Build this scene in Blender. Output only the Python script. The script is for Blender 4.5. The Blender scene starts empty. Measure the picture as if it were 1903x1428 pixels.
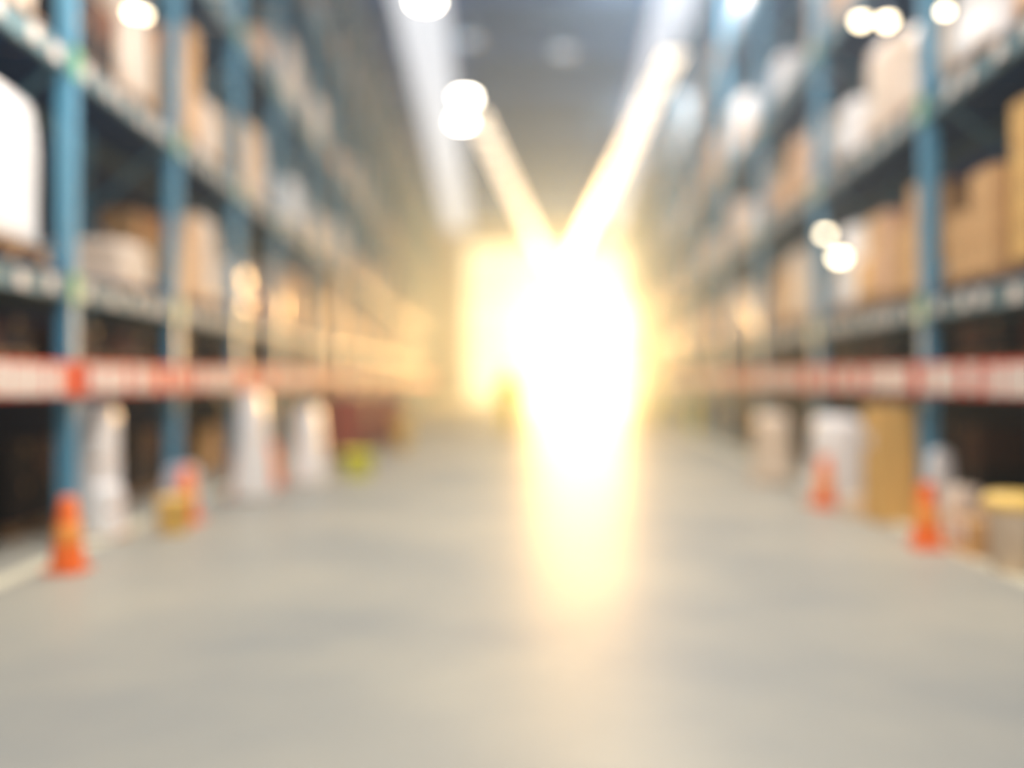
import bpy, bmesh, math, random
from mathutils import Vector, Matrix
random.seed(11)
S = bpy.context.scene
COL = S.collection
F = 1690.0; CX = 951.5; HY = 705.0; EYE = 1.5

# ------------------------------------------------------------------ helpers
def srgb(r, g, b):
    def f(c):
        c /= 255.0
        return c/12.92 if c <= 0.04045 else ((c+0.055)/1.055)**2.4
    return (f(r), f(g), f(b), 1.0)

MATS = {}
def mat(name, rgb, rough=0.6, metal=0.0, noise=0.12, scale=6.0, bump=0.0, spec=0.5, sheen=0.0, coat=0.0):
    if name in MATS: return MATS[name]
    m = bpy.data.materials.new(name); m.use_nodes = True
    nt = m.node_tree; b = nt.nodes['Principled BSDF']
    tc = nt.nodes.new('ShaderNodeTexCoord')
    nz = nt.nodes.new('ShaderNodeTexNoise'); nz.inputs['Scale'].default_value = scale; nz.inputs['Detail'].default_value = 4
    nt.links.new(tc.outputs['Object'], nz.inputs['Vector'])
    cr = nt.nodes.new('ShaderNodeMix'); cr.data_type = 'RGBA'
    c = srgb(*rgb)
    cr.inputs['A'].default_value = tuple(x*(1-noise) for x in c[:3])+(1,)
    cr.inputs['B'].default_value = tuple(min(1, x*(1+noise)) for x in c[:3])+(1,)
    nt.links.new(nz.outputs['Fac'], cr.inputs['Factor'])
    nt.links.new(cr.outputs['Result'], b.inputs['Base Color'])
    b.inputs['Roughness'].default_value = rough; b.inputs['Metallic'].default_value = metal
    b.inputs['Specular IOR Level'].default_value = spec
    b.inputs['Coat Weight'].default_value = coat
    if bump:
        bp = nt.nodes.new('ShaderNodeBump'); bp.inputs['Strength'].default_value = bump
        nt.links.new(nz.outputs['Fac'], bp.inputs['Height']); nt.links.new(bp.outputs['Normal'], b.inputs['Normal'])
    MATS[name] = m; return m

def emat(name, rgb, strength):
    m = bpy.data.materials.new(name); m.use_nodes = True
    nt = m.node_tree; nt.nodes.clear()
    e = nt.nodes.new('ShaderNodeEmission'); o = nt.nodes.new('ShaderNodeOutputMaterial')
    e.inputs['Color'].default_value = srgb(*rgb); e.inputs['Strength'].default_value = strength
    nt.links.new(e.outputs[0], o.inputs['Surface']); return m

class MB:
    def __init__(s): s.bm = bmesh.new()
    def box(s, c, d, rz=0.0, bev=0.0):
        r = bmesh.ops.create_cube(s.bm, size=1.0)
        M = Matrix.Translation(c) @ Matrix.Rotation(rz, 4, 'Z') @ Matrix.Diagonal((d[0], d[1], d[2], 1))
        bmesh.ops.transform(s.bm, matrix=M, verts=r['verts'])
        if bev:
            ed = list({e for v in r['verts'] for e in v.link_edges})
            bmesh.ops.bevel(s.bm, geom=ed, offset=bev, segments=2, affect='EDGES', profile=0.6)
        return s
    def bar(s, a, b, w, d=None):
        a = Vector(a); b = Vector(b); v = b-a; L = v.length
        r = bmesh.ops.create_cube(s.bm, size=1.0)
        q = v.to_track_quat('Z', 'Y').to_matrix().to_4x4()
        bmesh.ops.transform(s.bm, matrix=Matrix.Translation((a+b)/2) @ q @ Matrix.Diagonal((w, d or w, L, 1)), verts=r['verts'])
        return s
    def lathe(s, prof, seg=20, c=(0, 0, 0), jit=None):
        rings = []
        for (r, z) in prof:
            ring = []
            for i in range(seg):
                a = 2*math.pi*i/seg
                rr = r if jit is None else r*jit(a, z)
                ring.append(s.bm.verts.new((c[0]+rr*math.cos(a), c[1]+rr*math.sin(a), c[2]+z)))
            rings.append(ring)
        for k in range(len(rings)-1):
            for i in range(seg):
                j = (i+1) % seg
                s.bm.faces.new((rings[k][i], rings[k][j], rings[k+1][j], rings[k+1][i]))
        s.bm.faces.new(list(reversed(rings[0]))); s.bm.faces.new(rings[-1])
        return s
    def mesh(s, name, m, smooth=False):
        me = bpy.data.meshes.new(name)
        bmesh.ops.recalc_face_normals(s.bm, faces=s.bm.faces)
        s.bm.to_mesh(me); s.bm.free()
        if m: me.materials.append(m)
        if smooth:
            for p in me.polygons: p.use_smooth = True
        return me
    def build(s, name, m, parent=None, loc=(0, 0, 0), smooth=False):
        o = bpy.data.objects.new(name, s.mesh(name, m, smooth)); COL.objects.link(o)
        o.location = loc
        if parent: o.parent = parent
        return o

def empty(name, loc, rz=0.0):
    o = bpy.data.objects.new(name, None); COL.objects.link(o)
    o.location = loc; o.rotation_euler = (0, 0, rz); o.empty_display_size = 0.2
    return o
def tag(o, label=None, cat=None, group=None, kind=None):
    if label: o['label'] = label
    if cat: o['category'] = cat
    if group: o['group'] = group
    if kind: o['kind'] = kind
    return o
def copy_tree(o, parent=None):
    c = o.copy(); COL.objects.link(c); c.parent = parent
    for ch in list(o.children): copy_tree(ch, c)
    return c
ORD = ['first', 'second', 'third', 'fourth', 'fifth', 'sixth', 'seventh', 'eighth', 'ninth', 'tenth', 'eleventh', 'twelfth',
       'thirteenth', 'fourteenth', 'fifteenth', 'sixteenth', 'seventeenth', 'eighteenth', 'nineteenth', 'twentieth', 'twenty-first', 'twenty-second']

# ------------------------------------------------------------------ materials
M_floor = bpy.data.materials.new('polished_concrete'); M_floor.use_nodes = True
nt = M_floor.node_tree; b = nt.nodes['Principled BSDF']
tc = nt.nodes.new('ShaderNodeTexCoord'); n1 = nt.nodes.new('ShaderNodeTexNoise'); n1.inputs['Scale'].default_value = 0.4; n1.inputs['Detail'].default_value = 3
n2 = nt.nodes.new('ShaderNodeTexNoise'); n2.inputs['Scale'].default_value = 9; n2.inputs['Detail'].default_value = 6
nt.links.new(tc.outputs['Object'], n1.inputs['Vector']); nt.links.new(tc.outputs['Object'], n2.inputs['Vector'])
mx = nt.nodes.new('ShaderNodeMix'); mx.data_type = 'RGBA'
mx.inputs['A'].default_value = srgb(104, 114, 120); mx.inputs['B'].default_value = srgb(196, 182, 154)  # mottling; the bluish tone puts the racks' reflections into the colour
nt.links.new(n1.outputs['Fac'], mx.inputs['Factor']); nt.links.new(mx.outputs['Result'], b.inputs['Base Color'])
mr = nt.nodes.new('ShaderNodeMapRange'); mr.inputs['To Min'].default_value = 0.48; mr.inputs['To Max'].default_value = 0.56
nt.links.new(n2.outputs['Fac'], mr.inputs['Value']); nt.links.new(mr.outputs['Result'], b.inputs['Roughness'])
b.inputs['Specular IOR Level'].default_value = 0.1
b.inputs['Coat Weight'].default_value = 0.16; b.inputs['Coat Roughness'].default_value = 0.30

M_line = mat('painted_line', (232, 220, 186), 0.5)
M_wall = mat('dark_cladding', (10, 32, 72), 0.8, spec=0.2)
M_ceil = mat('ceiling_deck', (8, 30, 96), 1.0, spec=0.0)
M_beamc = mat('ceiling_steel', (34, 66, 150), 1.0, spec=0.0)
M_blue = mat('blue_steel', (84, 146, 172), 0.38, noise=0.08)
M_beam = mat('grey_green_steel', (104, 130, 132), 0.6, noise=0.1)
M_deck = mat('deck_mesh', (22, 54, 96), 0.8, spec=0.2)
M_green = mat('green_plastic', (112, 176, 128), 0.4)
M_label = mat('label_card', (232, 216, 200), 0.65)
M_red = mat('red_board', (214, 56, 20), 0.6)
M_wood = mat('pallet_wood', (176, 134, 88), 0.8, noise=0.25, scale=9)
M_cart = [mat('carton_tan', (214, 164, 106), 0.75), mat('carton_peach', (228, 180, 140), 0.75), mat('carton_pale', (232, 206, 174), 0.7),
          mat('carton_gold', (222, 172, 96), 0.7), mat('carton_brown_shaded', (104, 58, 30), 0.8)]
M_shade = mat('carton_shaded', (40, 24, 18), 0.85)  # this and the brown carry the low bays' shade in their colour
M_tape = mat('packing_tape', (196, 150, 96), 0.25)
M_wrap = mat('stretch_wrap', (246, 236, 226), 0.3, noise=0.1, scale=5, bump=0.4, coat=0.15)
M_wrapc = mat('cream_wrap', (232, 206, 178), 0.32, noise=0.12, scale=5, bump=0.4, coat=0.15)
M_wrapg = mat('grey_wrap', (176, 180, 188), 0.3, noise=0.12, scale=5, bump=0.4, coat=0.3)
M_orange = mat('cone_orange', (255, 118, 44), 0.35, noise=0.03)
M_amber = mat('amber_plastic', (255, 204, 104), 0.4, noise=0.05)
M_band = mat('reflective_band', (255, 158, 70), 0.3)
M_rubber = mat('black_rubber', (34, 32, 34), 0.6)
M_lime = mat('lime_plastic', (232, 228, 60), 0.4)
M_yel = mat('safety_yellow', (255, 232, 20), 0.45)
M_maroon = mat('maroon_steel', (104, 34, 34), 0.5)
M_skin = mat('skin', (206, 152, 122), 0.5)
M_navy = mat('navy_cloth', (48, 52, 70), 0.8)
M_lampm = mat('lamp_housing', (120, 124, 130), 0.35, metal=0.7)
E_lamp = emat('lamp_glow', (255, 246, 226), 60)
E_tube = emat('tube_glow', (255, 238, 212), 4.6)
E_dim = emat('dim_glow', (170, 196, 220), 1.3)
E_bulb = emat('bulb_glow', (255, 236, 200), 15)
E_strip = emat('strip_glow', (224, 228, 236), 1.15)

# ------------------------------------------------------------------ row frames
class Row:
    def __init__(s, side, z0, px0, vpx):
        s.side = side                       # -1 left, +1 right
        s.dx = (vpx-CX)/F
        s.n = math.sqrt(1+s.dx*s.dx)
        s.org = Vector(((px0-CX)/F*z0, z0, 0))
        s.dir = Vector((s.dx/s.n, 1/s.n, 0))
        s.out = Vector((s.dir.y, -s.dir.x, 0))*side
        s.ang = -math.atan(s.dx)
    def w(s, u, d, h=0.0):
        return s.org + s.dir*u + s.out*d + Vector((0, 0, h))
    def l(s, u, d, h=0.0):                  # local coordinates under the rack's empty
        return (s.side*d, u, h)
L = Row(-1, 8.2, 140, 900)
R = Row(+1, 9.1, 1712, 1060)

# ------------------------------------------------------------------ setting
YE = 72.0
HC = 14.0
def struct(mb, name, m):
    o = mb.build(name, m); o['kind'] = 'structure'; return o
struct(MB().box((1.5, 33, -0.1), (44, 92, 0.2)), 'floor', M_floor)
# walls
aL = L.w(-22, 4.2); bL = L.w(64, 4.2)
def wall(a, b, t, h, name, m, out):
    mid = (a+b)/2 + out*t/2; ln = (b-a).length
    ang = math.atan2((b-a).y, (b-a).x)
    return struct(MB().box((mid.x, mid.y, h/2), (ln, t, h), ang), name, m)
wall(aL, bL, 0.2, HC, 'wall_left', M_wall, L.out)
wall(R.w(-22, 4.2), R.w(63, 4.2), 0.2, HC, 'wall_right', M_wall, R.out)
struct(MB().box((1, -11.5, HC/2), (26, 0.2, HC)), 'wall_back', mat('pale_wall', (190, 196, 206), 0.8))
# closed ceiling; added glowing strips below it follow the rows
def pxX(px, z): return (px-CX)/F*z
bm = bmesh.new()
def quad(pts, z):
    return [bm.verts.new((x, y, z)) for x, y in pts]
ys = [-12, 72.6]
def lineX(row, d, y):            # X of the line parallel to the row, d metres into the aisle
    p = row.w(0, -d); return p.x + row.dx*(y-p.y)
dL = (-0.6+0.9, 1.9); dR = (0.2, 1.6)
# edges of the added glowing strips chosen on the ceiling plane at 30 m
def edge(vpx, px30, y):
    x30 = (px30-CX)/F*30; return x30 + (vpx-CX)/F*(y-30)
EL = (738, 832); ER = (1208, 1290)
xs = lambda y: [-14, edge(900, EL[0], y), edge(900, EL[1], y), edge(1060, ER[0], y), edge(1060, ER[1], y), 18]
a_, b_ = xs(ys[0]), xs(ys[1])
a_, b_ = (a_[0], a_[5]), (b_[0], b_[5])
for i in (0,):
    lo = [bm.verts.new(p) for p in ((a_[i], ys[0], HC), (a_[i+1], ys[0], HC), (b_[i+1], ys[1], HC), (b_[i], ys[1], HC))]
    hi = [bm.verts.new(v.co+Vector((0, 0, .25))) for v in lo]
    bm.faces.new(lo); bm.faces.new(list(reversed(hi)))
    for k in range(4): bm.faces.new((lo[k], hi[k], hi[(k+1) % 4], lo[(k+1) % 4]))
me = MB(); me.bm.free(); me.bm = bm
struct(me, 'ceiling', M_ceil)
a_, b_ = xs(ys[0]), xs(ys[1])
for n, i in ((2, 1), (3, 3)):
    m2 = MB(); bb = m2.bm
    lo = [bb.verts.new(p) for p in ((a_[i], ys[0], HC-.7), (a_[i+1], ys[0], HC-.7), (b_[i+1], ys[1], HC-.7), (b_[i], ys[1], HC-.7))]
    hi = [bb.verts.new(v.co+Vector((0, 0, .1))) for v in lo]
    bb.faces.new(lo); bb.faces.new(list(reversed(hi)))
    for k in range(4): bb.faces.new((lo[k], hi[k], hi[(k+1) % 4], lo[(k+1) % 4]))
    struct(m2, 'window_%d' % n, E_strip)  # no opening: glowing strip added for the pale columns and upper racks
# roof beams across
for k, y in enumerate((22, 28.5, 33, 38.5, 45, 52, 59, 66)):
    mb = MB(); x0, x1 = L.w(y-8.2, 4.1).x, R.w(y-9.1, 4.1).x
    mb.box(((x0+x1)/2, y, HC-0.12), (x1-x0, 1.0, 0.12)).box(((x0+x1)/2, y, HC-0.3), (x1-x0, 0.12, 0.3)).box(((x0+x1)/2, y, HC-0.5), (x1-x0, 0.6, 0.1))
    struct(mb, 'trim_%d' % (k+1), M_beamc)
# end wall with one great opening
ox0, ox1, oh = pxX(868, YE), pxX(1232, YE), 12.2
mb = MB()
mb.box(((-14+ox0)/2, YE+.15, HC/2), (ox0+14, .3, HC)); mb.box(((18+ox1)/2, YE+.15, HC/2), (18-ox1, .3, HC))
mb.box(((ox0+ox1)/2, YE+.15, (HC+oh)/2), (ox1-ox0, .3, HC-oh))
struct(mb, 'wall_end', mat('end_cladding', (176, 150, 120), 0.7))
mb = MB()
for k in range(1, 5):
    x = ox0+(ox1-ox0)*k/5; mb.box((x, YE+.1, oh/2), (.14, .2, oh))
mb.box(((ox0+ox1)/2, YE+.1, 4.4), (ox1-ox0, .2, .16)).box(((ox0+ox1)/2, YE+.1, 8.4), (ox1-ox0, .2, .16))
w1 = struct(mb, 'window_1', mat('door_frame_yellow', (220, 186, 90), 0.5))
MB().box(((ox0+ox1)/2, YE+.25, oh/2), (ox1-ox0, .04, oh)).build('pane', emat('daylight_pane', (255, 234, 190), 1.3), w1)
# painted floor lines at the racks' feet
for row, n in ((L, 9), (R, 10)):
    p = row.w(25, -0.12); q = MB().box((p.x, p.y, 0.004), (0.16, 74, 0.008), row.ang)
    struct(q, 'trim_%d' % n, M_line)

# ------------------------------------------------------------------ racks
LV = {-1: [2.32, 4.35, 6.75, 9.5, 12.0], 1: [2.2, 4.2, 6.2, 9.0, 11.6]}
DEP = 1.25
def make_rack(row, bay, u0, nb, side_word):
    sd = row.side
    root = empty('pallet_rack', row.org, row.ang)
    tag(root, 'long blue steel pallet rack with grey beams along the %s side of the aisle' % side_word, 'rack')
    lv = LV[sd]; top = 12.9
    pm = MB()
    for d in (0.07, DEP-0.07):
        pm.box((sd*d, 0, top/2), (0.14, 0.14, top)); pm.box((sd*d, 0, 0.01), (0.2, 0.2, 0.02))
    post = pm.mesh('upright', M_blue)
    bm_ = MB(); z = 2.5; flip = 0
    while z < top-1.0:
        a, b_ = (0.1, DEP-0.1) if flip == 0 else (DEP-0.1, 0.1)
        bm_.bar((sd*a, 0, z), (sd*b_, 0, z+0.95), 0.05); z += 0.95; flip ^= 1
    brace = bm_.mesh('brace', M_blue)
    bl = bay-0.14
    fb = MB().box((sd*0.06, 0, 0), (0.07, bl, 0.2), bev=0.01).box((sd*0.045, 0, 0.075), (0.075, bl, 0.03)).mesh('beam', M_beam)
    rb = MB().box((sd*(DEP-0.06), 0, 0), (0.07, bl, 0.17), bev=0.01).mesh('rear_beam', M_beam)
    dm = MB()
    n = int(bl/0.22)
    for i in range(n): dm.box((sd*DEP/2, -bl/2+(i+.5)*bl/n, 0.115), (DEP-0.1, 0.10, 0.03))
    dm.box((sd*DEP/2, 0, 0.135), (DEP-0.12, bl, 0.01))
    deck = dm.mesh('deck', M_deck)
    board = MB().box((sd*(-0.0), 0, 0), (0.05, bl+0.1, 0.3), bev=0.01).mesh('guard_board', M_red)
    card = MB().box((sd*-0.032, 0, 0), (0.012, 0.23, 0.25), bev=0.004).mesh('sign_card', M_label)
    lab = MB().box((sd*0.012, 0, 0), (0.014, 0.15, 0.13)).mesh('shelf_label', M_label)
    con = MB().box((sd*-0.006, 0, 0), (0.012, 0.16, 0.26)).mesh('connector', M_green)
    def put(me, u, h, d=0):
        o = bpy.data.objects.new(me.name.split('.')[0], me); COL.objects.link(o); o.parent = root; o.location = (sd*d, u, h); return o
    for k in range(nb+1):
        u = u0+k*bay
        put(post, u, 0); put(brace, u, 0)
        if k < 6:
            for h in lv[:3]: put(con, u, h)
    cards = 0; labs = 0
    for k in range(nb):
        uc = u0+(k+.5)*bay
        for h in lv:
            put(fb, uc, h); put(deck, uc, h)
            if k < 8: put(rb, uc, h)
        put(board, uc, 1.5, -0.05); put(deck, uc, 1.48)
        j = -bl/2+0.16
        rs = random.Random(k*7+sd)
        while j < bl/2-0.1:
            if cards < 90 and rs.random() < 0.86: 
                put(card, uc+j, 1.5+rs.uniform(-.01, .01), -0.05); cards += 1
            j += rs.choice((0.27, 0.31, 0.42))
        if k < 6:
            for h in lv[:2]:
                j = -bl/2+0.2
                while j < bl/2:
                    if labs < 90: put(lab, uc+j, h-0.01+rs.uniform(-.02, .02)); labs += 1
                    j += rs.choice((.36, .5, .6))
    return root
BL, NL, UL = 2.8, 20, -2.8*1
BR, NR, UR = 4.0, 14, -4.0
make_rack(L, BL, UL, NL, 'left')
make_rack(R, BR, UR, NR, 'right')

# ------------------------------------------------------------------ goods prototypes (kept far below use: each proto is used itself first)
def pallet_mb(w, d):
    m = MB()
    for i in range(6): m.box((0, -w/2+0.05+i*(w-0.1)/5, 0.13), (d, 0.09, 0.02))
    for x in (-d/2+0.05, 0, d/2-0.05):
        m.box((x, 0, 0.11), (0.09, w, 0.02)); m.box((x, 0, 0.01), (0.09, w, 0.02))
        for y in (-w/2+.06, 0, w/2-.06): m.box((x, y, 0.06), (0.09, 0.1, 0.08))
    return m
def carton_part(root, x, y, z, dx, dy, dz, m, tape=True, name='carton'):
    o = MB().box((0, 0, dz/2), (dx, dy, dz), bev=0.008).build(name, m, root, (x, y, z))
    if tape:
        t = MB().box((0, 0, dz+.001), (dx*1.002, 0.05, 0.004)).box((-dx/2-.001, 0, dz-0.05), (0.004, 0.05, .1)).box((dx/2+.001, 0, dz-0.05), (0.004, 0.05, .1))
        t.build('tape', M_tape, o)
    return o
def proto_cartons(nx, ny, nz, w, d, h, mats, seed):
    rs = random.Random(seed)
    root = empty('pallet_of_cartons', (0, 0, 0))
    pallet_mb(w, d).build('pallet', M_wood, root)
    for k in range(nz):
        for i in range(nx):
            for j in range(ny):
                if k == nz-1 and nz > 1 and rs.random() < 0.3: continue
                carton_part(root, -d/2+(i+.5)*d/nx, -w/2+(j+.5)*w/ny, 0.142+k*h/nz, d/nx*0.97, w/ny*0.97, h/nz*0.985, rs.choice(mats))
    root['H'] = h+0.15; root['W'] = w
    return root
def blob_mesh(w, d, h, seed, taper=0.06, n=10, name='wrapped_goods', m=None, lump=0.02):
    rs = random.Random(seed); mb = MB(); ph = [rs.uniform(0, 6) for _ in range(4)]
    seg = 28; rings = []
    prof = [(0.96, 0.0), (1.0, 0.04)]+[(1.0-taper*(i/n), 0.04+0.86*i/n) for i in range(1, n+1)]+[(0.93-taper, 0.95), (0.82-taper, 0.985), (0.5, 1.0)]
    for (r, t) in prof:
        ring = []
        for i in range(seg):
            a = 2*math.pi*i/seg; c, s_ = math.cos(a), math.sin(a)
            e = 0.32
            x = math.copysign(abs(c)**e, c); y = math.copysign(abs(s_)**e, s_)
            q = r*(1+lump*math.sin(5*a+ph[0]+7*t)+lump*math.sin(9*t+ph[1]+2*a))
            ring.append(mb.bm.verts.new((x*d/2*q, y*w/2*q, t*h+lump*.5*math.sin(3*a+ph[2])*(t > .9))))
        rings.append(ring)
    for k in range(len(rings)-1):
        for i in range(seg):
            j = (i+1) % seg; mb.bm.faces.new((rings[k][i], rings[k][j], rings[k+1][j], rings[k+1][i]))
    mb.bm.faces.new(list(reversed(rings[0]))); mb.bm.faces.new(rings[-1])
    return mb.mesh(name, m, True)
def proto_wrap(w, d, h, m, seed, taper=0.05):
    root = empty('wrapped_pallet_load', (0, 0, 0))
    pallet_mb(w, d).build('pallet', M_wood, root)
    o = bpy.data.objects.new('stretch_wrapped_stack', blob_mesh(w*.98, d*.98, h, seed, taper, m=m)); COL.objects.link(o); o.parent = root; o.location = (0, 0, .142)
    t = MB().box((-d*.2, 0, 0), (d*.3, w*.35, 0.012)).build('top_sheet', M_label, root, (0, 0, .142+h))
    root['H'] = h+0.15; root['W'] = w
    return root
T, P, Q, G, B = M_cart
PROT = {
 'tan1': (proto_cartons(2, 2, 3, 1.0, 1.0, 1.15, [T, T, P], 1), 'tan'),
 'tan2': (proto_cartons(2, 3, 2, 1.1, 1.0, 0.8, [T, G, P], 2), 'golden tan'),
 'pale1': (proto_cartons(2, 2, 2, 1.0, 1.0, 0.75, [Q, P], 3), 'pale'),
 'gold1': (proto_cartons(2, 2, 4, 1.0, 1.0, 1.3, [G, G, T], 4), 'golden'),
 'brown1': (proto_cartons(2, 2, 1, 1.0, 1.0, 0.34, [B, M_shade], 5), 'shaded brown'),
 'brown2': (proto_cartons(2, 2, 2, 1.1, 1.0, 0.85, [B, M_shade, M_shade], 6), 'shaded brown'),
 'wh1': (proto_wrap(1.0, 1.0, 1.1, M_wrap, 7), 'white'),
 'wh2': (proto_wrap(1.0, 1.0, 0.75, M_wrap, 8), 'white'),
 'cr1': (proto_wrap(1.05, 1.0, 1.0, M_wrapc, 9), 'cream'),
 'cr2': (proto_wrap(0.9, 1.0, 1.3, M_wrapc, 10, 0.12), 'cream'),
 'gr1': (proto_wrap(1.0, 1.0, 0.9, M_wrapg, 11), 'grey'),
}
used = set()
def load(kind, row, u, d, h, label, group, sc=(1, 1, 1), rz=0.0):
    root, _ = PROT[kind]
    o = root if kind not in used else copy_tree(root)
    used.add(kind)
    o.location = row.w(u, d, h); o.rotation_euler = (0, 0, row.ang + (math.pi if row.side > 0 else 0) + rz)
    o.scale = sc
    w = 'cartons' if root.name.startswith('pallet_of') else 'stretch-wrapped load'
    tag(o, label, 'pallet load', group)
    return o
def describe(kind, row, lvl, bay, slot, ns):
    sw = 'left' if row.side < 0 else 'right'
    c = PROT[kind][1]
    body = ('stretch-wrapped %s pallet load' % c) if kind[:2] in ('wh', 'cr', 'gr') else ('pallet of %s cartons' % c)
    pos = {2: ['nearer half', 'farther half'], 3: ['near end', 'middle', 'far end']}[ns][slot]
    return '%s on %s shelf, %s rack, %s of %s bay' % (body, ORD[lvl], sw, pos, ORD[bay])

OVR = {}   # (side, level, bay, slot) -> (kind, scale) or None
OVR[(-1, 0, 0, 0)] = None
OVR[(-1, 0, 0, 1)] = ('wh1', (1, 1.15, 1.2))
OVR[(-1, 0, 1, 0)] = None
OVR[(-1, 0, 1, 1)] = ('cr1', (1, .8, .5))
OVR[(-1, 0, 2, 0)] = ('tan1', (1, .8, .9))
OVR[(-1, 0, 2, 1)] = ('cr2', (1, 1, .95))
OVR[(-1, 0, 3, 0)] = ('wh2', (1, 1, 1))
OVR[(-1, 1, 1, 0)] = ('brown2', (1, 1, .8))
OVR[(-1, 1, 1, 1)] = ('cr2', (1, 1, 1.1))
OVR[(-1, 1, 2, 0)] = ('tan1', (1, .9, 1.25))
OVR[(-1, 1, 2, 1)] = ('cr1', (1, .9, .85))
OVR[(-1, 1, 3, 0)] = ('gold1', (1, .9, .8))
OVR[(1, 0, 0, 0)] = ('gold1', (1, 1, 1.1)); OVR[(1, 0, 0, 1)] = ('gold1', (1, 1, 1)); OVR[(1, 0, 0, 2)] = ('tan1', (1, 1, .8))
OVR[(1, 0, 1, 0)] = ('tan1', (1, 1, .95)); OVR[(1, 0, 1, 1)] = ('tan2', (1, 1, 1.2)); OVR[(1, 0, 1, 2)] = ('wh1', (1, 1, 1))
OVR[(1, 1, 0, 2)] = ('wh2', (1, 1, 1)); OVR[(1, 1, 1, 0)] = ('cr1', (1, 1, .9)); OVR[(1, 1, 1, 1)] = ('cr2', (1, 1, .9)); OVR[(1, 1, 1, 2)] = ('wh2', (1, 1, 1))
for row, bay, u0, nb, ns in ((L, BL, UL, NL, 2), (R, BR, UR, NR, 3)):
    sw = 'left' if row.side < 0 else 'right'
    for lvl, h in enumerate(LV[row.side]):
        gap = (LV[row.side]+[14.2])[lvl+1]-h-0.45
        for k in range(nb):
            if lvl == 4 and k < 3: continue
            if (lvl, k) in ((2, 0), (3, 0), (3, 1)): continue
            for sl in range(ns):
                key = (row.side, lvl, k, sl)
                if key in OVR:
                    if OVR[key] is None: continue
                    kind, sc = OVR[key]
                else:
                    if random.random() < 0.10: continue
                    kind = random.choice(('tan1', 'tan2', 'pale1', 'gold1', 'wh1', 'wh2', 'cr1', 'cr2', 'cr1', 'pale1', 'gr1' if lvl > 1 else 'tan2'))
                    H = PROT[kind][0]['H']; sc = (1, random.uniform(.85, 1.05), min(random.uniform(.8, 1.25), gap/H))
                u = u0+bay*k+0.12+(bay-0.24)*(sl+.5)/ns+random.uniform(-.03, .03)
                load(kind, row, u, DEP/2+0.02, h+0.14, describe(kind, row, lvl, k, sl, ns), 'pallet loads on the %s rack shelves' % sw, sc)
        
# low cartons behind the guard boards, shade put into their dark colour
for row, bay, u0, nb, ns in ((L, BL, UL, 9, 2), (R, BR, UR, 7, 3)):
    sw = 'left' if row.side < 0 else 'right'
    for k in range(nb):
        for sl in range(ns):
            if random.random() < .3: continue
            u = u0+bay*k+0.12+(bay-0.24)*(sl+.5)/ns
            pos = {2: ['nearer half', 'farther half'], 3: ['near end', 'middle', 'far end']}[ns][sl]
            load('brown1', row, u, DEP/2+.1, 1.63, 'low shaded brown cartons behind red board, %s rack, %s of %s bay' % (sw, pos, ORD[k]),
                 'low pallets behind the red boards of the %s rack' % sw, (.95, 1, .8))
# loads, mostly darkened in colour for shade, on the floor and on pallets inside the lowest bays
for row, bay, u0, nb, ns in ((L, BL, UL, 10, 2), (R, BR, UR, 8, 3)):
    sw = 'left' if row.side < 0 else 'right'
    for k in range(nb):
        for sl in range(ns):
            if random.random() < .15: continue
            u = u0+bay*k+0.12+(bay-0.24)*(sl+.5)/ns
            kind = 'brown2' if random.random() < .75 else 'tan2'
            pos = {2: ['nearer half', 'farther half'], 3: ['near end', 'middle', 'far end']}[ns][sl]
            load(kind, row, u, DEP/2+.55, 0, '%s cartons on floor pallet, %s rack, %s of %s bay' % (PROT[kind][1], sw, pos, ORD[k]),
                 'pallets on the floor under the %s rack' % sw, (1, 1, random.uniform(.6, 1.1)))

# ------------------------------------------------------------------ floor-level goods seen in front
def ground(px, py):
    z = F*EYE/(py-HY); return Vector(((px-CX)/F*z, z, 0))
def single(name, me, loc, rz, label, cat, group=None):
    o = bpy.data.objects.new(name, me); COL.objects.link(o); o.location = loc; o.rotation_euler = (0, 0, rz)
    return tag(o, label, cat, group)
def sack(px, py, w, d, h, m, label, seed, taper=.15, name='wrapped_bundle'):
    p = ground(px, py)
    root = empty(name, p, L.ang)
    o = bpy.data.objects.new('wrapped_body', blob_mesh(w, d, h, seed, taper, m=m, lump=.015)); COL.objects.link(o); o.parent = root
    MB().lathe([(w*.52, 0), (w*.53, .02), (w*.5, .035)], 16).build('base_board', M_wood, root)
    q = (1-taper*.6)*.99; MB().box((0, 0, h*.55), (d*q, w*q, .04), bev=.012).build('strap', M_tape, root)
    return tag(root, label, 'wrapped goods', None)
sack(168, 985, .50, .46, 1.27, M_wrap, 'tall white wrapped bundle beside the nearest left blue upright', 21, .06)
sack(196, 998, .42, .3, .5, M_wrap, 'low white wrapped bundle leaning before the tall white bundle at left', 22, .2)
sack(338, 965, .50, .4, .58, M_wrapg, 'squat grey wrapped bundle behind the second left traffic cone', 23, .3)
sack(470, 925, .45, .45, 1.35, M_wrap, 'tall tapering white wrapped bundle by the third left upright', 24, .45)
sack(575, 895, .55, .5, 1.1, M_wrap, 'white tapering wrapped bundle farther along the left rack', 25, .4)
sack(1555, 935, .8, .6, 1.05, M_wrap, 'wide white domed wrapped bundle behind the middle right cone', 26, .25)
sack(1742, 985, .34, .3, .80, M_wrap, 'slim white wrapped bundle behind the nearest right cone', 27, .25)
sack(1790, 1005, .40, .35, .5, M_wrapc, 'low cream wrapped bundle right of the nearest right cone', 28, .3)
sack(1435, 895, .6, .5, 1.0, M_wrapc, 'cream wrapped bundle behind the farthest right cone', 29, .2)
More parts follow.
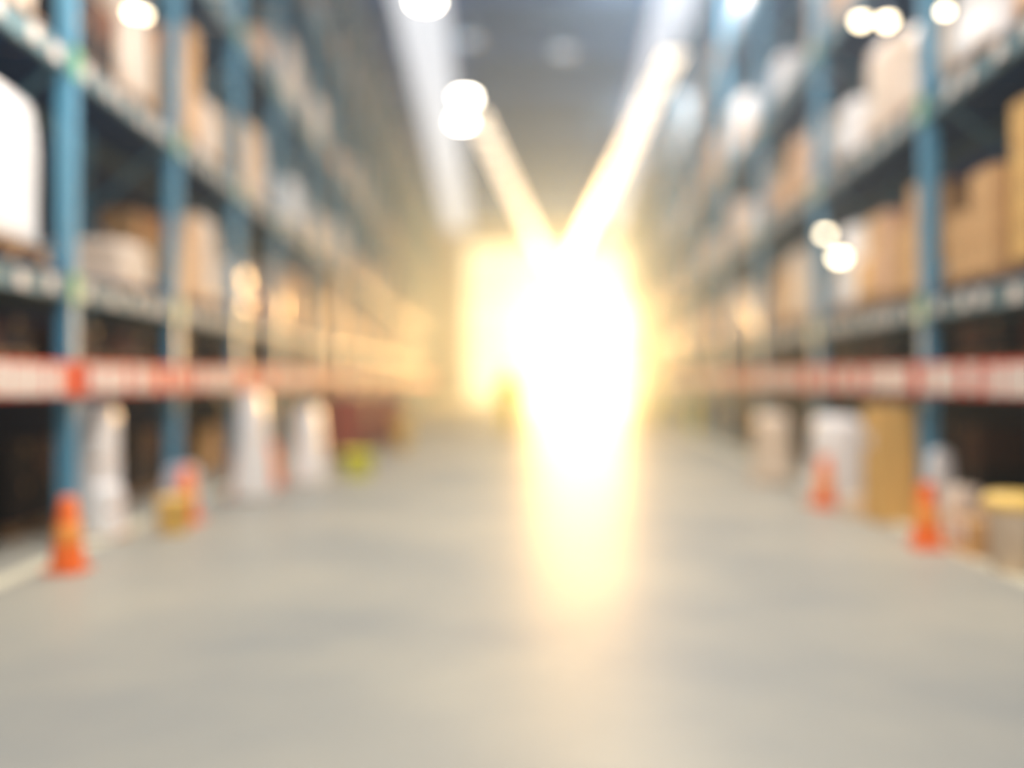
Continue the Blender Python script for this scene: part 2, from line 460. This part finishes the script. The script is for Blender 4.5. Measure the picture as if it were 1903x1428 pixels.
def tall_carton(px, py, w, d, h, m, label):
    p = ground(px, py); root = empty('carton', p, R.ang)
    o = MB().box((0, 0, h/2), (d, w, h), bev=.01).build('carton_body', m, root)
    MB().box((0, 0, h+.002), (d, .05, .006)).build('tape', M_tape, root)
    MB().box((-d/2-.003, 0, h*.7), (.005, w*.5, .15)).build('label', M_label, root)
    return tag(root, label, 'carton')
tall_carton(1652, 968, .42, .42, 1.22, G, 'tall golden carton standing between the white bundles on the right')
tall_carton(1828, 1030, .45, .4, .3, T, 'low tan carton on the floor right of the nearest right cone')
tall_carton(1590, 958, .35, .3, .2, Q, 'small pale carton left of the tall golden carton')
# tub at the right edge
p = ground(1893, 1062); root = empty('storage_tub', p)
MB().lathe([(.15, 0), (.19, .01), (.24, .5), (.25, .52), (.22, .52), (.2, .45)], 24).build('tub_body', M_wrapc, root, smooth=True)
MB().lathe([(.25, .49), (.262, .5), (.262, .56), (.22, .6), (.05, .61)], 24).build('lid', M_amber, root, smooth=True)
tag(root, 'cream storage tub with amber lid at the right edge of the aisle', 'tub')

# ------------------------------------------------------------------ traffic cones
def make_cone():
    root = empty('traffic_cone', (0, 0, 0))
    MB().box((0, 0, .02), (.27, .27, .04), bev=.012).build('base', M_orange, root)
    MB().lathe([(.13, .04), (.128, .06), (.062, .56), (.055, .58), (.045, .58), (.04, .5)], 24).build('cone_body', M_orange, root, smooth=True)
    MB().lathe([(.104, .225), (.1065, .23), (.089, .37), (.086, .373)], 24).build('reflective_band', M_band, root, smooth=True)
    return root
c0 = make_cone()
cones = [(126, 1062, 'orange traffic cone nearest the camera at the foot of the left rack'),
 (346, 972, 'orange traffic cone beside an amber tub at the second left upright'),
 (445, 925, 'orange traffic cone third along the left rack, before the tapering bundle'),
 (508, 902, 'small orange traffic cone farthest along the left rack'),
 (1722, 1018, 'orange traffic cone nearest the camera at the right rack'),
 (1532, 942, 'orange traffic cone before the wide white bundle on the right'),
 (1434, 884, 'small orange traffic cone farthest along the right rack')]
for i, (px, py, lb) in enumerate(cones):
    c = c0 if i == 0 else copy_tree(c0)
    c.location = ground(px, py); c.rotation_euler = (0, 0, random.uniform(-.3, .3))
    tag(c, lb, 'traffic cone', 'traffic cones along the racks')
def tub(px, py, r, h, m, label, name='plastic_bucket'):
    p = ground(px, py); root = empty(name, p)
    MB().lathe([(r*.8, 0), (r*.85, .01), (r, h*.92), (r*1.06, h*.93), (r*1.06, h), (r*.95, h), (r*.8, .03)], 24).build('bucket_body', m, root, smooth=True)
    t = MB(); N = 12
    for i in range(N):
        a, b_ = math.pi*i/N, math.pi*(i+1)/N
        t.bar((r*1.05*math.cos(a), 0, h*.95+r*.55*math.sin(a)), (r*1.05*math.cos(b_), 0, h*.95+r*.55*math.sin(b_)), .012)
    t.build('handle', M_lampm, root)
    return tag(root, label, 'bucket')
tub(324, 990, .16, .34, M_amber, 'amber bucket in front of the second left traffic cone')
tub(665, 886, .25, .38, M_lime, 'lime yellow bucket on the floor out from the left rack')
tub(748, 838, .2, .75, M_amber, 'tall amber bin on the left floor beyond the lime bucket', 'waste_bin')
# red roll cages
def cage(px, py, w, d, h, label):
    p = ground(px, py); root = empty('roll_cage', p, L.ang)
    MB().box((0, 0, .16), (d, w, .05)).build('base_tray', M_maroon, root)
    t = MB()
    for x in (-d/2, d/2):
        for y in (-w/2, w/2): t.bar((x, y, .16), (x, y, h), .05)
        t.bar((x, -w/2, h), (x, w/2, h), .05); t.bar((x, -w/2, h*.55), (x, w/2, h*.55), .04)
        for i in range(1, 7): t.bar((x, -w/2+w*i/7, .16), (x, -w/2+w*i/7, h), .03)
    t.build('cage_frame', M_maroon, root)
    for x in (-d/2+.06, d/2-.06):
        for y in (-w/2+.06, w/2-.06):
            MB().box((0, 0, 0), (.12, .04, .12), bev=.03).build('wheel', M_rubber, root, (x, y, .065))
    MB().box((0, 0, .19+(h-.5)/2), (d*.8, w*.8, h-.5), bev=.02).build('crate', mat('red_crate', (150, 56, 36), .5), root)
    return tag(root, label, 'roll cage')
cage(650, 858, .9, .7, 1.5, 'maroon roll cage with red crate standing behind the lime bucket')
cage(715, 832, .9, .7, 1.45, 'maroon roll cage with red crate standing beyond the nearer cage')

# ------------------------------------------------------------------ far yellow bollards
def bollard(px, py, h, label):
    root = empty('bollard', ground(px, py))
    MB().lathe([(.13, 0), (.13, h-.05), (.1, h)], 20).build('post', M_yel, root, smooth=False)
    MB().lathe([(.22, 0), (.22, .02), (.14, .03)], 20).build('base_flange', M_rubber, root)
    MB().lathe([(.134, h*.6), (.134, h*.75)], 20).build('band', M_label, root)
    return tag(root, label, 'bollard')
bollard(1222, 782, 2.0, 'tall yellow bollard in the haze at the right of the far aisle')
bollard(1088, 772, 1.5, 'yellow bollard under the glare at the far end of the aisle')
bollard(1290, 800, 1.6, 'yellow bollard at the foot of the far right rack')

# ------------------------------------------------------------------ person in hi-vis
def skin_obj(name, verts, edges, radii, m, parent, lvl=2, rootv=0):
    me = bpy.data.meshes.new(name); me.from_pydata(verts, edges, []); me.materials.append(m)
    o = bpy.data.objects.new(name, me); COL.objects.link(o); o.parent = parent
    sk = o.modifiers.new('skin', 'SKIN'); 
    for i, r in enumerate(radii):
        sv = me.skin_vertices[0].data[i]
        sv.radius = r if isinstance(r, tuple) else (r, r)
        sv.use_root = (i == rootv)
    ss = o.modifiers.new('sub', 'SUBSURF'); ss.levels = lvl; ss.render_levels = lvl
    for p in me.polygons: p.use_smooth = True
    sk.use_smooth_shade = True
    return o
pp = ground(945, 815); pr = empty('person', pp, .12)
V = [(0, 0, .98), (0, 0, 1.15), (0, .01, 1.38), (0, 0, 1.5), (0, -.02, 1.6), (0, -.025, 1.68), (0, -.015, 1.77),
     (-.1, 0, .92), (-.11, -.08, .5), (-.11, -.02, .08), (-.12, -.16, .04),
     (.1, 0, .92), (.11, .12, .5), (.11, .3, .12), (.12, .18, .05),
     (-.2, 0, 1.42), (-.27, .06, 1.15), (-.28, -.08, .92), (-.28, -.12, .84),
     (.2, 0, 1.42), (.27, -.02, 1.15), (.28, -.16, .95), (.28, -.2, .87)]
Ed = [(0, 1), (1, 2), (2, 3), (3, 4), (4, 5), (5, 6), (0, 7), (7, 8), (8, 9), (9, 10), (0, 11), (11, 12), (12, 13), (13, 14),
      (2, 15), (15, 16), (16, 17), (17, 18), (2, 19), (19, 20), (20, 21), (21, 22)]
Ra = [(.15, .1), (.14, .095), (.17, .1), .068, (.09, .1), (.115, .13), (.1, .115), .095, .06, .042, .035, .095, .06, .042, .035,
      .055, .042, .032, .03, .055, .042, .032, .03]
skin_obj('body', V, Ed, Ra, M_skin, pr)
Vj = [(0, 0, .84), (0, 0, 1.15), (0, .01, 1.38), (0, 0, 1.48), (-.2, 0, 1.42), (-.275, .06, 1.15), (-.285, -.085, .905), (.2, 0, 1.42), (.275, -.02, 1.15), (.285, -.165, .935)]
skin_obj('jacket', Vj, [(0, 1), (1, 2), (2, 3), (2, 4), (4, 5), (5, 6), (2, 7), (7, 8), (8, 9)],
         [(.23, .17), (.21, .16), (.23, .16), .085, .09, .072, .062, .09, .072, .062], M_yel, pr)
skin_obj('trousers', [(0, 0, .95), (-.1, 0, .9), (-.11, -.08, .5), (-.11, -.02, .1), (.1, 0, .9), (.11, .12, .5), (.11, .3, .14)],
         [(0, 1), (1, 2), (2, 3), (0, 4), (4, 5), (5, 6)], [(.16, .12), .115, .085, .07, .115, .085, .07], mat('yellow_trousers', (250, 214, 20), .7), pr)
MB().lathe([(.135, 1.715), (.125, 1.73), (.118, 1.79), (.09, 1.84), (.05, 1.865), (.02, 1.87)], 24, (0, -.025, 0)).build('helmet', M_yel, pr, smooth=True)
for sx, y0, z0 in ((-.115, -.07, 0), (.115, .24, .03)):
    MB().box((sx, y0, z0+.05), (.1, .28, .1), bev=.03).build('boot', M_rubber, pr)
for sx, y0, z0 in ((-.28, -.13, .80), (.28, -.21, .83)):
    h = MB(); h.box((sx, y0, z0), (.035, .07, .09), bev=.01)
    h.build('palm', M_skin, pr)
    for k in range(4):
        a = Vector((sx, y0-.028+k*.018, z0-.04)); ln = (.06, .07, .075, .065)[k]
        skin_obj('finger', [a, a+Vector((0, -.004, -ln*.5)), a+Vector((-.012*(1 if sx > 0 else -1), -.006, -ln))], [(0, 1), (1, 2)], [.009, .0085, .007], M_skin, pr, 1)
    a = Vector((sx, y0-.034, z0+.01)); skin_obj('thumb', [a, a+Vector((0, -.025, -.025)), a+Vector((0, -.03, -.055))], [(0, 1), (1, 2)], [.011, .01, .008], M_skin, pr, 1)
MB().lathe([(.012, -.02), (.016, 0), (.006, .035)], 10, (0, -.128, 1.655)).build('nose', M_skin, pr, smooth=True)
for sx in (-1, 1):
    MB().box((sx*.095, -.015, 1.66), (.015, .035, .06), bev=.006).build('ear', M_skin, pr)
    MB().box((sx*.032, -.118, 1.685), (.026, .012, .012), bev=.004).build('eye', M_rubber, pr)
MB().box((0, -.112, 1.618), (.05, .012, .01), bev=.003).build('mouth', mat('lips', (170, 96, 84), .5), pr)
for z in (1.05, 1.22):
    MB().lathe([(.001, z-.025), (.2, z-.025), (.2, z+.025), (.001, z+.025)], 24).build('reflective_band', M_label, pr).scale = (1.0, .78, 1)
tag(pr, 'person in yellow high-visibility jacket and helmet walking far down the aisle', 'person')

# ------------------------------------------------------------------ lamps
def make_bay_lamp(glow):
    root = empty('pendant_lamp', (0, 0, 0))
    MB().lathe([(.30, 0), (.31, .02), (.2, .25), (.09, .34), (.08, .5), (.05, .52)], 24).build('lamp_shade', M_lampm, root, smooth=True)
    MB().lathe([(.2, -.03), (.27, .005), (.27, .015)], 24).build('bulb', glow, root, smooth=True)
    MB().bar((0, 0, .5), (0, 0, 3.4), .03).build('hanger', M_lampm, root)
    return root
def at(px, py, H):      # point at height H seen at the pixel
    z = F*(H-EYE)/(HY-py); return Vector(((px-CX)/F*z, z, H))
pl = make_bay_lamp(E_lamp)
spots = [(790, 2, 10.2, 'bright white pendant lamp at the top of the picture left of centre'),
         (865, 182, 10.2, 'bright pendant lamp at the head of the left lamp row'),
         (858, 226, 10.2, 'pendant lamp just below and behind the head lamp of the left row')]
for i, (px, py, H, lb) in enumerate(spots):
    o = pl if i == 0 else copy_tree(pl)
    o.location = at(px, py, H)
    for c in o.children:
        if c.name.startswith('hanger'): c.scale = (1, 1, 1.03)
    tag(o, lb, 'lamp', 'pendant lamps over the aisle')
pd = make_bay_lamp(E_dim)
for i, (px, py, lb) in enumerate([(868, 74, 'dim bluish pendant lamp above the left lamp row'), (1046, 94, 'dim bluish pendant lamp in the middle of the dark ceiling')]):
    o = pd if i == 0 else copy_tree(pd)
    o.location = at(px, py, 10.2); o.scale = (1.0, 1.0, 1); tag(o, lb, 'lamp', 'dim pendant lamps')
# batten rows
def make_batten():
    root = empty('tube_lamp', (0, 0, 0))
    MB().box((0, 0, .1), (.60, 1.5, .08), bev=.01).build('housing', M_lampm, root)
    t = MB()
    t.box((-.2, 0, .04), (.07, 1.42, .05), bev=.015)
    t.build('tube', E_tube, root)
    MB().box((.2, 0, .04), (.07, 1.42, .05), bev=.015).build('tube', E_tube, root); MB().box((0, 0, .04), (.07, 1.42, .05), bev=.015).build('tube', E_tube, root)
    for y in (-.6, .6): MB().bar((0, y, .1), (0, y, 3.9), .02).build('hanger', M_lampm, root)
    return root
tb = make_batten(); first = True
rowsL = [(30+2.0*k) for k in range(19)]
n = 0
for k, z in enumerate(rowsL):
    x = -1.35 + (z-27.4)*0.10
    o = tb if first else copy_tree(tb); first = False
    o.location = (x, z, 10.0); o.rotation_euler = (0, 0, -math.atan(.10))
    tag(o, 'bright tube lamp, %s from the near end of the left lamp row' % ORD[k], 'lamp', 'tube lamps of the left row')
for k in range(22):
    z = 24.5+2.0*k
    o = copy_tree(tb); o.location = (4.25, z, 10.0); o.rotation_euler = (0, 0, 0)
    tag(o, 'bright tube lamp, %s from the near end of the right lamp row' % ORD[k], 'lamp', 'tube lamps of the right row')
# small glowing bulbs added in the racks to make bright glints
def make_glint():
    root = empty('glint_bulb', (0, 0, 0))
    MB().lathe([(.035, -.05), (.055, -.02), (.06, .02), (.03, .05)], 16).build('bulb', E_bulb, root, smooth=True)
    MB().lathe([(.075, .0), (.035, .07), (.03, .12)], 16).build('socket', M_lampm, root, smooth=True)
    return root
cl = make_glint()
def rackpt(row, px, py, d=-0.2):
    # point on the plane of the row's face (moved d) seen at the pixel
    p0 = row.w(0, d); k = (px-CX)/F
    y = (p0.x - row.dx*p0.y)/(k-row.dx)
    return Vector((k*y, y, EYE+(HY-py)/F*y))
for i, (r, px, py, sc, lb) in enumerate([
    (L, 247, 20, 1.0, 'small bright added glint bulb on the second left shelf, left of a pair'),
    (L, 268, 26, .8, 'small bright added glint bulb on the second left shelf, right of a pair'),
    (R, 1600, 36, 1.2, 'bright added glint bulb above the second right shelf, left of a pair'),
    (R, 1648, 36, 1.2, 'bright added glint bulb above the second right shelf, right of a pair'),
    (R, 1756, 18, .8, 'added glint bulb above the second right shelf, alone near the top'),
    (R, 1534, 432, 1.1, 'added glint bulb low on the first right shelf, upper of a pair'),
    (R, 1560, 474, 1.5, 'added glint bulb low on the first right shelf, lower of a pair')]):
    o = cl if i == 0 else copy_tree(cl)
    o.location = rackpt(r, px, py, -.12); o.scale = (sc,)*3; o.rotation_euler = (0, 0, r.ang)
    zt = min([h for h in LV[r.side]+[14.0] if h > o.location.z+.15])-o.location.z
    MB().bar((0, 0, .1), (0, 0, zt/sc), .012).bar((0, 0, zt/sc-.02), (r.side*.2/sc, 0, zt/sc-.02), .03).build('bracket', M_lampm, o)
    tag(o, lb, 'lamp', 'added glint bulbs on the racks')

# ------------------------------------------------------------------ lights
def area(name, loc, rot, sx, sy, e, col=(1, 1, 1)):
    l = bpy.data.lights.new(name, 'AREA'); l.shape = 'RECTANGLE'; l.size = sx; l.size_y = sy; l.energy = e; l.color = col
    o = bpy.data.objects.new(name, l); COL.objects.link(o); o.location = loc; o.rotation_euler = rot; return o
gl = bpy.data.lights.new('low_sun_glare', 'AREA'); gl.shape = 'DISK'; gl.size = 8.0; gl.energy = 21000; gl.color = (1, .62, .24)
go = bpy.data.objects.new('low_sun_glare', gl); COL.objects.link(go)
go.location = (pxX(1085, 71.3), 71.3, EYE+(HY-640)/F*71.3)
go.rotation_euler = (go.location-Vector((0, 0, EYE))).to_track_quat('Z', 'Y').to_euler()
# hall lights over the aisle (the lamps' light)
for i, (x, y) in enumerate(((-1, -6), (1, 2), (.5, 10), (3.2, 19), (4.9, 30))):
    area('hall_fill', (x, y, 10.6), (0, 0, 0), 3.5, 3.0, 900 if y < 25 else 500, (.92, .95, 1))
area('hall_fill', L.w(-1.2, -1.6, 5.2), (0, math.radians(55), 0), .4, .4, 70, (1, .95, .9))  # added light out of view, brightens the nearest white load on the left
W = bpy.data.worlds.new('world'); S.world = W; W.use_nodes = True
bg = W.node_tree.nodes['Background']; bg.inputs[0].default_value = (.6, .75, 1, 1); bg.inputs[1].default_value = 0.5
vs = W.node_tree.nodes.new('ShaderNodeVolumeScatter')      # thin dusty air
vs.inputs['Color'].default_value = (.6, .8, 1, 1); vs.inputs['Density'].default_value = 0.0072; vs.inputs['Anisotropy'].default_value = 0.75
W.node_tree.links.new(vs.outputs[0], W.node_tree.nodes['World Output'].inputs['Volume'])

# ------------------------------------------------------------------ camera
cam = bpy.data.cameras.new('camera'); co = bpy.data.objects.new('camera', cam); COL.objects.link(co)
co.location = (0, 0, EYE); co.rotation_euler = (math.pi/2, 0, 0)
cam.sensor_width = 36; cam.lens = F/1903*36; cam.shift_y = (HY-714)/1903.0
cam.dof.use_dof = True; cam.dof.focus_distance = 3.0; cam.dof.aperture_fstop = 0.25
cam.clip_end = 500
S.camera = co
S.view_settings.view_transform = 'Standard'; S.view_settings.look = 'None'; S.view_settings.gamma = 1.0
S.view_settings.use_curve_mapping = False; S.view_settings.exposure = 0.0
